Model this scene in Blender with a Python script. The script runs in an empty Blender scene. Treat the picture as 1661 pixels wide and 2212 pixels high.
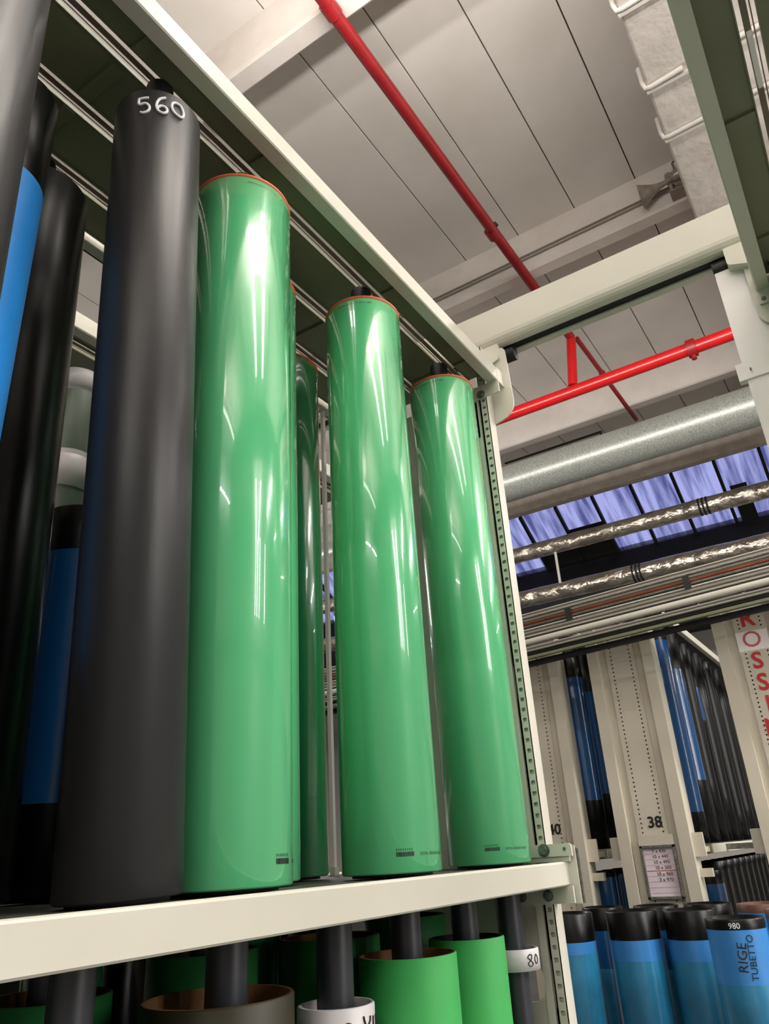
import bpy, bmesh, math, random
from mathutils import Vector, Matrix
random.seed(7)
S = 0.85            # one layout unit in metres
EYE = 1.6           # height of the camera above the floor
FL = -EYE / S       # the floor in layout units
H = 6.6             # ceiling panels above the camera, layout units
sc = bpy.context.scene
COL = sc.collection
PI = math.pi

def W(p):
    return Vector((p[0] * S, p[1] * S, p[2] * S + EYE))

def lin(r, g, b):
    def f(c):
        c /= 255.0
        return c / 12.92 if c <= 0.04045 else ((c + 0.055) / 1.055) ** 2.4
    return (f(r), f(g), f(b), 1.0)

# ------------------------------------------------------------------ materials
def mat(name, rgb, rough=0.5, metal=0.0, coat=0.0, var=0.0, vscale=6.0, bump=0.0, bscale=40.0,
        stretch=(1, 1, 1), rgb2=None, spec=0.5, dist=0.02):
    m = bpy.data.materials.new(name); m.use_nodes = True
    nt = m.node_tree; b = nt.nodes['Principled BSDF']
    b.inputs['Base Color'].default_value = lin(*rgb)
    b.inputs['Roughness'].default_value = rough
    b.inputs['Metallic'].default_value = metal
    b.inputs['Specular IOR Level'].default_value = spec
    if coat:
        b.inputs['Coat Weight'].default_value = coat
        b.inputs['Coat Roughness'].default_value = 0.03
    tc = nt.nodes.new('ShaderNodeTexCoord'); mp = nt.nodes.new('ShaderNodeMapping')
    mp.inputs['Scale'].default_value = stretch
    nt.links.new(tc.outputs['Object'], mp.inputs['Vector'])
    if var or rgb2:
        n = nt.nodes.new('ShaderNodeTexNoise'); n.inputs['Scale'].default_value = vscale
        n.inputs['Detail'].default_value = 5
        nt.links.new(mp.outputs[0], n.inputs['Vector'])
        r = nt.nodes.new('ShaderNodeValToRGB')
        c1 = lin(*rgb); c2 = lin(*(rgb2 or [max(0, c * (1 - var)) for c in rgb]))
        r.color_ramp.elements[0].position = 0.35; r.color_ramp.elements[1].position = 0.65
        r.color_ramp.elements[0].color = c2; r.color_ramp.elements[1].color = c1
        nt.links.new(n.outputs['Fac'], r.inputs['Fac'])
        nt.links.new(r.outputs['Color'], b.inputs['Base Color'])
    if bump:
        n2 = nt.nodes.new('ShaderNodeTexNoise'); n2.inputs['Scale'].default_value = bscale
        n2.inputs['Detail'].default_value = 6
        nt.links.new(mp.outputs[0], n2.inputs['Vector'])
        bp = nt.nodes.new('ShaderNodeBump'); bp.inputs['Strength'].default_value = bump
        bp.inputs['Distance'].default_value = dist
        nt.links.new(n2.outputs['Fac'], bp.inputs['Height'])
        nt.links.new(bp.outputs['Normal'], b.inputs['Normal'])
    return m

CREAM = mat('cream_paint', (206, 203, 190), 0.38, var=0.03, vscale=3)
CREAM2 = mat('column_paint', (200, 194, 178), 0.42, var=0.04, vscale=2)
DECK = mat('deck_shade_paint', (122, 128, 100), 0.4, var=0.05, vscale=3)  # cream underside darkened to olive, its shade put into the colour
WHITEP = mat('white_panel_paint', (240, 235, 233), 0.35, var=0.02)
DARK = mat('dark_gap', (16, 16, 15), 0.7, var=0.2)
RUBBER = mat('black_rubber', (22, 22, 24), 0.55, var=0.2)
BLACK = mat('black_sleeve_skin', (42, 42, 43), 0.40, var=0.10, vscale=3, stretch=(1, 1, 0.15), bump=0.05, bscale=30, spec=0.38)
BLACKG = mat('black_gloss_skin', (8, 8, 9), 0.30, var=0.2, vscale=3, spec=0.3)
CORE = mat('core_tube_plastic', (46, 48, 54), 0.36, var=0.10, vscale=6, stretch=(1, 1, 0.3))
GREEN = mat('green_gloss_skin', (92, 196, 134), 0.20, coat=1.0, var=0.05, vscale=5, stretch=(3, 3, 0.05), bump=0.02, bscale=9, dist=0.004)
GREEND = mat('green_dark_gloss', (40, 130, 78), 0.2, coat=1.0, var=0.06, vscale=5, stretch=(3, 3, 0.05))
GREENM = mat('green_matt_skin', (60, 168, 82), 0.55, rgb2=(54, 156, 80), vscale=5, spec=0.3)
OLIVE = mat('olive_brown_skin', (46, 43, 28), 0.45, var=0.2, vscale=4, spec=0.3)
GREENSH = mat('shade_darkened_green_skin', (34, 104, 52), 0.5, var=0.15, vscale=5, spec=0.3)  # matt green darkened to paint in the shade under the shelf
DECKD = mat('shade_toned_deck', (74, 74, 66), 0.5, var=0.1)  # deck top coloured dark to paint in the shade behind the shelf edge
BLUE = mat('blue_gloss_skin', (18, 74, 128), 0.22, coat=0.6, var=0.05, stretch=(1, 1, 0.1))
BLUEB = mat('bright_blue_skin', (40, 150, 240), 0.5, var=0.06)
BLUEF = mat('floor_blue_skin', (52, 126, 196), 0.36, coat=0.3, var=0.06, vscale=4)
TURQ = mat('turquoise_film', (44, 126, 168), 0.28, coat=0.4, var=0.2, vscale=5)
ORANGE = mat('orange_ring', (226, 96, 48), 0.5, var=0.1)
WHITES = mat('white_sleeve_skin', (214, 210, 212), 0.35, var=0.04)
BROWNR = mat('brown_rim', (104, 74, 62), 0.4, var=0.2)
BROWN = mat('brown_liner', (132, 96, 58), 0.6, rgb2=(80, 50, 28), vscale=8)
RED = mat('red_pipe_paint', (196, 24, 26), 0.3, coat=0.3, var=0.08, vscale=5)
DRED = mat('dark_red_pipe_paint', (150, 24, 30), 0.4, var=0.12)
REDL = mat('red_lettering', (190, 30, 36), 0.45, var=0.05)
PINKL = mat('faded_red_lettering', (200, 84, 86), 0.45, var=0.05)
BLACKL = mat('black_lettering', (20, 20, 20), 0.5, var=0.05)
WHITEL = mat('white_marker_ink', (235, 235, 238), 0.6, var=0.02)
PAPER = mat('label_paper', (222, 208, 216), 0.6, var=0.02)
STEEL = mat('bolt_steel', (136, 136, 130), 0.4, 0.5, var=0.3, vscale=60)
CEIL = mat('ceiling_paint', (214, 207, 200), 0.75, rgb2=(204, 196, 188), vscale=1.3, bump=0.06, bscale=8)
BEAMM = mat('beam_plaster', (218, 209, 202), 0.7, rgb2=(206, 196, 188), vscale=2.5, bump=0.18, bscale=7, dist=0.03)
PLAST = mat('rough_plaster', (222, 214, 206), 0.7, rgb2=(208, 198, 190), vscale=2, bump=0.45, bscale=5, dist=0.05)
GALV = mat('galvanised_duct', (190, 192, 184), 0.36, 0.35, rgb2=(150, 154, 148), vscale=60, bump=0.05, bscale=40)
TRUSSM = mat('stained_beam', (200, 190, 178), 0.7, rgb2=(176, 164, 152), vscale=5, bump=0.3, bscale=10)
FOIL = mat('crumpled_foil', (214, 204, 190), 0.24, 0.95, var=0.15, vscale=5, bump=1.0, bscale=4.5, dist=0.09)
COPPER = mat('copper_pipe', (150, 70, 48), 0.35, 0.6, var=0.2)
WALLM = mat('wall_paint', (205, 200, 192), 0.8, var=0.04, vscale=0.6)
FLOORM = mat('concrete_floor', (96, 95, 90), 0.5, var=0.12, vscale=1.2, bump=0.05, bscale=20)
HORN = mat('horn_metal', (178, 166, 154), 0.35, 0.3, var=0.2, vscale=10)
CONDUIT = mat('white_conduit', (228, 222, 214), 0.5, var=0.03)
GREYC = mat('grey_cable', (128, 118, 108), 0.6, var=0.05)
GGREY = mat('green_grey_body', (92, 106, 92), 0.4, var=0.06)

def glass_mat():
    m = bpy.data.materials.new('dirty_skylight_glass'); m.use_nodes = True
    nt = m.node_tree; nt.nodes.clear()
    o = nt.nodes.new('ShaderNodeOutputMaterial'); mix = nt.nodes.new('ShaderNodeMixShader')
    tr = nt.nodes.new('ShaderNodeBsdfTransparent'); tl = nt.nodes.new('ShaderNodeBsdfTranslucent')
    gl = nt.nodes.new('ShaderNodeBsdfGlossy'); gl.inputs['Roughness'].default_value = 0.15
    tc = nt.nodes.new('ShaderNodeTexCoord'); mp = nt.nodes.new('ShaderNodeMapping')
    mp.inputs['Scale'].default_value = (0.5, 5, 0.5)
    mp.inputs['Rotation'].default_value = (0, 0.6, 0)
    n = nt.nodes.new('ShaderNodeTexNoise'); n.inputs['Scale'].default_value = 1.6; n.inputs['Detail'].default_value = 7
    r = nt.nodes.new('ShaderNodeValToRGB')
    r.color_ramp.elements[0].position = 0.36; r.color_ramp.elements[0].color = (0.20, 0.22, 0.36, 1)
    r.color_ramp.elements[1].position = 0.60; r.color_ramp.elements[1].color = (0.95, 0.96, 1, 1)
    nt.links.new(tc.outputs['Object'], mp.inputs[0]); nt.links.new(mp.outputs[0], n.inputs['Vector'])
    nt.links.new(n.outputs['Fac'], r.inputs[0])
    nt.links.new(r.outputs[0], tr.inputs[0]); nt.links.new(r.outputs[0], tl.inputs[0])
    mix.inputs[0].default_value = 0.25
    nt.links.new(tr.outputs[0], mix.inputs[1]); nt.links.new(tl.outputs[0], mix.inputs[2])
    m2 = nt.nodes.new('ShaderNodeMixShader'); m2.inputs[0].default_value = 0.06
    nt.links.new(mix.outputs[0], m2.inputs[1]); nt.links.new(gl.outputs[0], m2.inputs[2])
    nt.links.new(m2.outputs[0], o.inputs[0])
    return m
GLASS = glass_mat()

# ------------------------------------------------------------------ mesh helpers
class MB:
    """collects shapes given in layout units; build() links them as one mesh"""
    def __init__(self, off=(0, 0, 0)):
        self.v = []; self.f = []; self.sm = []; self.off = off
    def add(self, vs, fs, smooth=False):
        n = len(self.v)
        self.v += [tuple(p) for p in vs]
        self.f += [[i + n for i in f] for f in fs]; self.sm += [smooth] * len(fs)
        return self
    def box(self, x0, x1, y0, y1, z0, z1):
        v = [(x, y, z) for x in (x0, x1) for y in (y0, y1) for z in (z0, z1)]
        return self.add(v, [(0, 1, 3, 2), (4, 6, 7, 5), (0, 4, 5, 1), (2, 3, 7, 6), (0, 2, 6, 4), (1, 5, 7, 3)])
    def prism(self, prof, axis, a, b, smooth=False):
        """prof: closed list of 2-D points; axis 'x' -> (y,z), 'y' -> (x,z), 'z' -> (x,y)"""
        def P(t, q):
            if axis == 'x': return (t, q[0], q[1])
            if axis == 'y': return (q[0], t, q[1])
            return (q[0], q[1], t)
        n = len(prof)
        v = [P(a, q) for q in prof] + [P(b, q) for q in prof]
        f = [(i, (i + 1) % n, n + (i + 1) % n, n + i) for i in range(n)]
        self.add(v, f, smooth)
        return self.add(v, [tuple(range(n))[::-1], tuple(range(n, 2 * n))])
    def tube(self, pts, r, n=16, caps=True):
        pts = [Vector(p) for p in pts]; rings = []
        d0 = (pts[1] - pts[0]).normalized()
        up = Vector((0, 0, 1)) if abs(d0.z) < 0.9 else Vector((1, 0, 0))
        u = d0.cross(up).normalized()
        for i, p in enumerate(pts):
            if i == 0: d = pts[1] - pts[0]
            elif i == len(pts) - 1: d = pts[-1] - pts[-2]
            else: d = (pts[i + 1] - pts[i]).normalized() + (pts[i] - pts[i - 1]).normalized()
            d.normalize(); u = (u - d * u.dot(d)).normalized(); w = d.cross(u)
            rr = r[i] if isinstance(r, (list, tuple)) else r
            rings.append([p + (u * math.cos(2 * PI * k / n) + w * math.sin(2 * PI * k / n)) * rr for k in range(n)])
        v = [q for R in rings for q in R]; f = []
        for i in range(len(rings) - 1):
            for k in range(n):
                f.append((i * n + k, i * n + (k + 1) % n, (i + 1) * n + (k + 1) % n, (i + 1) * n + k))
        self.add(v, f, True)
        if caps: self.add(v, [tuple(range(n))[::-1], tuple(range(len(v) - n, len(v)))])
        return self
    def lathe(self, prof, c=(0, 0), n=64, closed=False):
        """prof: list of (r, z) revolved about a vertical axis through c"""
        v = []; f = []; m = len(prof)
        for k in range(n):
            a = 2 * PI * k / n
            for r, z in prof: v.append((c[0] + r * math.cos(a), c[1] + r * math.sin(a), z))
        for k in range(n):
            k2 = (k + 1) % n
            for i in range(m if closed else m - 1):
                j = (i + 1) % m
                f.append((k * m + i, k2 * m + i, k2 * m + j, k * m + j))
        return self.add(v, f, True)
    def perf(self, X, y0, y1, z0, z1, pitch, hy, hz, first, depth=0.006, n=8, sq=1.0):
        """a strip in the plane X facing -X with one row of real holes"""
        yc = (y0 + y1) / 2; z = z0; k = 0
        cz = first
        def quad(a, b):
            if b - a > 1e-6:
                self.add([(X, y0, a), (X, y1, a), (X, y1, b), (X, y0, b)], [(0, 3, 2, 1)])
        while cz + pitch / 2 < z1:
            a, b = cz - pitch / 2, cz + pitch / 2
            quad(z, a) if a > z else None
            out = [(y0, b), (y1, b), (y1, a), (y0, a)]
            def ring(sc_):
                r = []
                for i in range(n):
                    t = PI * 3 / 4 - 2 * PI * i / n
                    c_, s_ = math.cos(t), math.sin(t)
                    e = 2 / (2 + 2 * sq)
                    r.append((yc - (abs(c_) ** e) * math.copysign(1, -c_) * hy * sc_, cz + (abs(s_) ** e) * math.copysign(1, s_) * hz * sc_))
                return r
            inn = ring(1)
            vs = [(X, p[0], p[1]) for p in out] + [(X, p[0], p[1]) for p in inn] + [(X + depth, p[0], p[1]) for p in inn]
            fs = []
            q = n // 4
            for s_ in range(4):
                o1, o2 = s_, (s_ + 1) % 4
                idx = [4 + (s_ * q + i) % n for i in range(q + 1)]
                fs.append([o1, o2] + idx[::-1])
            for i in range(n):
                fs.append((4 + i, 4 + (i + 1) % n, 4 + n + (i + 1) % n, 4 + n + i))
            self.add(vs, fs)
            z = b; cz += pitch
        quad(z, z1)
        return self
    def build(self, name, m, parent=None, bevel=0.0, local=False, kind=None):
        me = bpy.data.meshes.new(name)
        if local: V = [Vector(p) * S for p in self.v]
        else:
            V = [W(p) for p in self.v]
            if parent is not None:
                pl = world_loc(parent); V = [p - pl for p in V]
        if parent is None and not local:
            xs = [p.x for p in V]; ys = [p.y for p in V]; zs = [p.z for p in V]
            o0 = Vector(((min(xs) + max(xs)) / 2, (min(ys) + max(ys)) / 2, min(zs)))
            V = [p - o0 for p in V]
        me.from_pydata([tuple(p) for p in V], [], self.f)
        for p, s in zip(me.polygons, self.sm): p.use_smooth = s
        me.validate(); me.update()
        me.materials.append(m)
        o = bpy.data.objects.new(name, me); COL.objects.link(o)
        if parent is not None: o.parent = parent
        elif not local: o.location = o0
        if bevel:
            b = o.modifiers.new('bevel', 'BEVEL'); b.width = bevel * S; b.segments = 2
            b.limit_method = 'ANGLE'; b.angle_limit = math.radians(50)
        if kind: o['kind'] = kind
        return o

def world_loc(o):
    p = Vector(o.location)
    while o.parent is not None:
        o = o.parent; p = p + Vector(o.location)
    return p

def tag(o, label, cat, group=None, kind=None):
    o['label'] = label; o['category'] = cat
    if group: o['group'] = group
    if kind: o['kind'] = kind
    return o
def thing(name, label, cat, base, group=None):
    o = bpy.data.objects.new(name, None); COL.objects.link(o)
    o.location = W(base); o.empty_display_size = 0.1
    return tag(o, label, cat, group)
def struct(mb, name, m, bevel=0.0):
    return mb.build(name, m, None, bevel, kind='structure')

def text_mesh(s, size, align='CENTER', bold=False):
    cu = bpy.data.curves.new('t', 'FONT'); cu.body = s; cu.size = size; cu.align_x = align
    cu.align_y = 'CENTER'; cu.resolution_u = 3; cu.extrude = 0.0
    if bold: cu.offset = size * 0.022
    ob = bpy.data.objects.new('t', cu); COL.objects.link(ob)
    dg = bpy.context.evaluated_depsgraph_get(); dg.update()
    me = bpy.data.meshes.new_from_object(ob.evaluated_get(dg))
    bm = bmesh.new(); bm.from_mesh(me)
    bmesh.ops.triangulate(bm, faces=bm.faces)
    vs = [(v.co.x, v.co.y) for v in bm.verts]; fs = [tuple(v.index for v in f.verts) for f in bm.faces]
    bm.free(); bpy.data.objects.remove(ob); bpy.data.curves.remove(cu); bpy.data.meshes.remove(me)
    return vs, fs
def text_on_x(s, size, X, y, z, m, parent, name, bold=False, thick=0.0015):
    """writing on a surface that faces -X, as thin raised lettering"""
    vs, fs = text_mesh(s, size, bold=bold)
    mb = MB(); n = len(vs)
    mb.add([(X, y - a, z + b) for a, b in vs], fs)
    mb.add([(X - thick, y - a, z + b) for a, b in vs], fs)
    return mb.build(name, m, parent)
def text_on_cyl(s, size, r, ang, z, m, parent, name, rot=0.0, lift=0.0012):
    """writing wrapped on a vertical cylinder of radius r (local), centred on angle ang"""
    vs, fs = text_mesh(s, size)
    mb = MB(); c_, s_ = math.cos(rot), math.sin(rot)
    P = []
    for a, b in vs:
        x = a * c_ - b * s_; y = a * s_ + b * c_
        t = ang + x / r
        P.append(((r + lift) * math.cos(t), (r + lift) * math.sin(t), z + y))
    mb.add(P, fs)
    return mb.build(name, m, parent, local=True)
def strokes_on_cyl(strokes, w, r, ang, z, m, parent, name, lift=0.001):
    """hand drawn strokes [(s, z) ...] wrapped on a cylinder as narrow ribbons"""
    mb = MB()
    for st in strokes:
        pts = []
        for i in range(len(st) - 1):
            for k in range(4):
                t = k / 4; pts.append((st[i][0] * (1 - t) + st[i + 1][0] * t, st[i][1] * (1 - t) + st[i + 1][1] * t))
        pts.append(st[-1])
        P3 = [((r + lift) * math.cos(ang + a / r), (r + lift) * math.sin(ang + a / r), z + b) for a, b in pts]
        mb.tube(P3, w / 2, 6)
    return mb.build(name, m, parent, local=True)
def smooth_stroke(pts, n=4):
    out = []
    for i in range(len(pts) - 1):
        p0 = pts[max(i - 1, 0)]; p1 = pts[i]; p2 = pts[i + 1]; p3 = pts[min(i + 2, len(pts) - 1)]
        for k in range(n):
            t = k / n
            out.append(tuple(0.5 * ((2 * p1[j]) + (-p0[j] + p2[j]) * t + (2 * p0[j] - 5 * p1[j] + 4 * p2[j] - p3[j]) * t * t
                       + (-p0[j] + 3 * p1[j] - 3 * p2[j] + p3[j]) * t ** 3) for j in (0, 1)))
    out.append(pts[-1]); return out

# ------------------------------------------------------------------ camera
R = [[0.54859929, -0.83422101, -0.05580432], [0.32027082, 0.2713315, -0.90763749], [0.77231174, 0.48005679, 0.41602892]]
cam = bpy.data.cameras.new('camera'); co = bpy.data.objects.new('camera', cam); COL.objects.link(co)
cam.sensor_fit = 'HORIZONTAL'; cam.sensor_width = 36.0; cam.lens = 36.0 * 1629.176 / 1661.0
cam.clip_start = 0.02; cam.clip_end = 200
right, down, fwd = Vector(R[0]), Vector(R[1]), Vector(R[2])
mw = Matrix(((right.x, -down.x, -fwd.x, 0), (right.y, -down.y, -fwd.y, 0), (right.z, -down.z, -fwd.z, 0), (0, 0, 0, 1)))
mw = mw.to_3x3().to_4x4(); mw.translation = (0, 0, EYE)
co.matrix_world = mw
sc.camera = co

# ------------------------------------------------------------------ the hall
struct(MB().box(-16, 24, -20, 24, FL - 0.1, FL), 'floor', FLOORM)
struct(MB().box(-16, 24, 24, 24.3, FL, H + 0.6), 'wall_left', WALLM)
struct(MB().box(-16, 24, -20.3, -20, FL, H + 0.6), 'wall_right', WALLM)
struct(MB().box(24, 24.3, -20, 24, FL, H + 0.6), 'wall_back', WALLM)
struct(MB().box(-16.3, -16, -20, 24, FL, H + 0.6), 'wall_front', WALLM)
XB = [0.457 * H, 1.018 * H, 1.575 * H]           # near faces of the ceiling beams
ZB = 0.915 * H
XE = 2.0 * H                                      # where the skylight bay begins
cm = MB()
pw = 0.1055 * H
y = 0.2095 * H - 34 * pw
while y < 24:
    if y + pw > -20:
        for a, b in ((-16, XE + 1.0),):
            cm.box(a, b, max(y, -20) + 0.006, min(y + pw, 24) - 0.006, H, H + 0.12)
    y += pw
struct(cm, 'ceiling', CEIL, bevel=0.004)
struct(MB().box(-16, XE + 1.0, -20, 24, H + 0.13, H + 0.2), 'trim_1', DARK)
for i, x in enumerate([0.457 * H - 0.56 * H * k for k in (3, 2, 1)] + XB):
    w = 0.19
    mb = MB().prism([(x, H), (x, ZB + 0.02), (x + 0.02, ZB), (x + w - 0.02, ZB), (x + w, ZB + 0.02), (x + w, H)], 'y', -20, 24)
    o = mb.build('ceiling_beam', BEAMM)
    tag(o, ['white painted ceiling beam far behind the camera', 'white painted ceiling beam behind the camera', 'white painted ceiling beam just behind the camera',
            'white ceiling beam nearest the top edge, crossed by the thin red pipe',
            'white ceiling beam carrying the horn and the twin grey cables',
            'white ceiling beam just beyond the large glossy red pipe'][i], 'beam', kind='structure')
    o.name = 'trim_%d' % (i + 2)
    for k in ('label', 'category'): del o[k]
# stained beam and skylight bay
struct(MB().prism([(XE, H), (XE, 0.93 * H), (XE + 0.16, 0.93 * H), (XE + 0.16, 0.985 * H), (2.15 * H, 0.985 * H), (2.15 * H, H)], 'y', -20, 24), 'trim_8', TRUSSM, 0.01)
x0, z0 = 2.15 * H, 0.99 * H
x1, z1 = 2.358 * H, 0.861 * H
dx, dz = x1 - x0, z1 - z0
L = math.hypot(dx, dz); nx, nz = -dz / L, dx / L
pane = 0.078 * H * 1.0
gl = MB(); br = MB()
yy = -20.0
bar_y = []
step = 0.797
yy = 0.608
ys = [yy + step * k for k in range(-30, 44)]
gl.add([(x0, -20, z0), (x0, 24, z0), (x1, 24, z1), (x1, -20, z1)], [(0, 1, 2, 3)])
g_ob = gl.build('window_1', GLASS, kind='structure')
for i, yb in enumerate(ys):
    if -20 < yb < 24:
        br.add([(x0 - nx * .0, yb - .028, z0 - 0.0), (x1, yb - .028, z1), (x1 - nx * .1, yb - .028, z1 - nz * .1), (x0 - nx * .1, yb - .028, z0 - nz * .1),
                (x0, yb + .028, z0), (x1, yb + .028, z1), (x1 - nx * .1, yb + .028, z1 - nz * .1), (x0 - nx * .1, yb + .028, z0 - nz * .1)],
               [(0, 1, 2, 3), (7, 6, 5, 4), (0, 4, 5, 1), (3, 2, 6, 7), (0, 3, 7, 4), (1, 5, 6, 2)])
fr = br.build('window_frame', DARK, g_ob)
for ya_, yb_, f_ in ((3.81, 4.58, 0.42), (1.0, 1.30, 0.42), (4.60, 5.38, 0.62)):
    xs_, zs_ = x0 + dx * f_, z0 + dz * f_
    MB().add([(xs_ - nx * .04, ya_, zs_ - nz * .04), (xs_ - nx * .04, yb_, zs_ - nz * .04), (x1 - nx * .04, yb_, z1 - nz * .04), (x1 - nx * .04, ya_, z1 - nz * .04),
              (xs_ - nx * .06, ya_, zs_ - nz * .06), (xs_ - nx * .06, yb_, zs_ - nz * .06), (x1 - nx * .06, yb_, z1 - nz * .06), (x1 - nx * .06, ya_, z1 - nz * .06)],
             [(0, 1, 2, 3), (7, 6, 5, 4), (0, 4, 5, 1), (2, 6, 7, 3), (0, 3, 7, 4), (1, 5, 6, 2)]).build('dark_pane', DARK, g_ob)
struct(MB().box(x1, x1 + 0.3, -20, 24, 0.72 * H, z1).box(x1, 24, -20, 24, z1 + .0, z1 + 0.1), 'trim_9', mat('dark_gutter', (26, 26, 34), 0.6, var=0.3), 0.01)

# long plastered beam above the right-hand rack
lb = MB().box(-6, 1.9 * H, -0.75, 0.041 * 0.86 * H, 0.86 * H, H)
struct(lb, 'trim_10', PLAST, 0.02)

# conduits strapped over the long beam
zc = 0.86 * H - 0.02
for i, (xc, y1, lab) in enumerate([(0.726, 0.045, 'white conduit loop over the plastered beam nearest the top edge'),
                                   (0.862, 0.041, 'white conduit loop over the plastered beam, broken by a joint in its middle'),
                                   (0.964, 0.041, 'white conduit loop over the plastered beam closest to the horn')]):
    X = xc * 0.86 * H; Y = 0.0353 * H + 0.012
    mb = MB()
    pts = [(X - 0.03, -0.72, zc), (X, Y - 0.04, zc), (X, Y, zc + 0.01), (X - 0.02, Y + 0.01, zc + 0.06), (X - 0.02, Y + 0.01, zc + 0.24)]
    if i == 1:
        mb.tube([(X - 0.03, -0.72, zc), (X - 0.02, -0.10, zc)], 0.021, 10).tube([(X - 0.02, -0.06, zc)] + pts[1:], 0.021, 10)
    else: mb.tube(pts, 0.020, 10)
    mb.box(X + 0.022, X + 0.05, -0.72, Y, zc - 0.012, zc + 0.03)
    tag(mb.build('conduit', CONDUIT), lab, 'conduit', 'white conduits on the plastered beam')

# cables on the middle beam
Xc = XB[1] - 0.02
for k, (zz, lab) in enumerate([(0.945 * H, 'upper one of two thin grey cables along the beam behind the horn'),
                               (0.938 * H, 'lower one of two thin grey cables along the beam behind the horn')]):
    tag(MB().tube([(Xc, 0.05 * H, zz + 0.02), (Xc, 3, zz), (Xc, 12, zz)], 0.010, 8).build('cable', GREYC), lab, 'cable', 'grey cables on the beam')

# horn
hx = XB[1] - 0.16
th = thing('alarm_horn', 'small grey metal air horn with flared mouth on the white ceiling beam', 'horn', (hx, 0.50, 6.10))
prof = [(0.135, 0), (0.128, 0.004), (0.10, 0.05), (0.062, 0.12), (0.036, 0.19), (0.026, 0.27), (0.024, 0.33)]
def along_y(prof, yst, c, n=28):
    m = MB(); v = []; f = []; k_ = len(prof)
    for k in range(n):
        a = 2 * PI * k / n
        for r, t in prof: v.append((c[0] + r * math.cos(a), yst - t, c[1] + r * math.sin(a) + t * 0.13))
    for k in range(n):
        for i in range(k_ - 1): f.append((k * k_ + i, ((k + 1) % n) * k_ + i, ((k + 1) % n) * k_ + i + 1, k * k_ + i + 1))
    m.add(v, f, True); return m
zh = 6.17
along_y([(r * 1.0, t) for r, t in prof] + [(0.0, 0.33)], 0.66, (hx, zh)).build('bell', HORN, th)
along_y([(0.0, 0.31), (0.045, 0.31), (0.062, 0.36), (0.07, 0.42), (0.07, 0.44), (0.0, 0.44)], 0.66, (hx, zh + 0.015)).build('driver', HORN, th)
MB().tube([(hx, 0.36, zh + 0.0), (hx, 0.36, zh + 0.12)], 0.035, 12).build('valve', HORN, th)
MB().box(hx - 0.01, hx + 0.16, 0.345, 0.375, zh - 0.10, zh - 0.02).box(hx - 0.01, hx + 0.16, 0.22, 0.39, zh - 0.11, zh - 0.10).build('bracket', HORN, th, 0.004)
MB().tube([(hx, 0.28, zh + 0.1), (hx + 0.02, 0.29, zh + 0.26), (hx + 0.05, 0.28, zh + 0.30), (hx + 0.05, 0.16, zh + 0.33)], 0.011, 8).build('air_line', GREYC, th)

# ------------------------------------------------------------------ sprinkler pipes
zp = 0.88 * H
zm = 0.781 * H; Xm = 1.569 * zm
pr = thing('sprinkler_pipe', 'large glossy red pipe crossing the hall below the ceiling', 'pipe', (Xm, 4, zm))
MB().tube([(Xm, -2, zm), (Xm, 14, zm)], 0.078, 24).build('pipe_run', RED, pr)
ycp = 0.138 * zm
MB().tube([(Xm, ycp - 0.05, zm), (Xm, ycp + 0.05, zm)], 0.108, 24).tube([(Xm, ycp - 0.022, zm), (Xm, ycp + 0.022, zm)], 0.088, 24).build('coupling', DRED, pr, 0.004)
MB().tube([(Xm, ycp, zm - 0.1), (Xm, ycp, zm - 0.15)], 0.03, 10).build('coupling_bolt', DRED, pr)
zt = 0.90 * H
pr = thing('sprinkler_pipe', 'long thinner dull red pipe running away under the ceiling across the white beams', 'pipe', (4, 0.354 * zt, zt))
rt = 0.056
yt = 0.350 * zt
MB().tube([(-6, yt + 0.05, zt), (Xm, yt - 0.03, zt)], rt, 20).build('pipe_run', DRED, pr)
for q in (0.507, 0.985): MB().tube([(q * zt - 0.06, yt, zt), (q * zt + 0.06, yt, zt)], rt + 0.012, 20).build('coupling', DRED, pr)
MB().tube([(0.505 * zt, yt, zt + 0.02), (0.505 * zt, yt, H)], 0.012, 8).build('hanger', STEEL, pr)
MB().tube([(0.975 * zt, yt - 0.05, zt + 0.02), (0.975 * zt, yt - 0.08, zt + 0.04)], 0.03, 10).build('hanger', DARK, pr)
MB().tube([(Xm, yt - 0.03, zt - 0.02), (Xm, 0.415 * zm, zm + 0.082)], 0.060, 16).build('drop_pipe', RED, pr)
pr = thing('sprinkler_pipe', 'thin dark red branch pipe slanting down behind the large red pipe', 'pipe', (Xm, 0.334 * zt, zt))
MB().tube([(Xm + 0.07, 0.336 * zt, zt), (1.80 * zt, 0.331 * zt, zt)], 0.032, 14).build('pipe_run', DRED, pr)
MB().tube([(1.535 * zt, 0.334 * zt, zt), (1.56 * zt, 0.334 * zt, zt)], 0.045, 12).build('coupling', DRED, pr)

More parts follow.
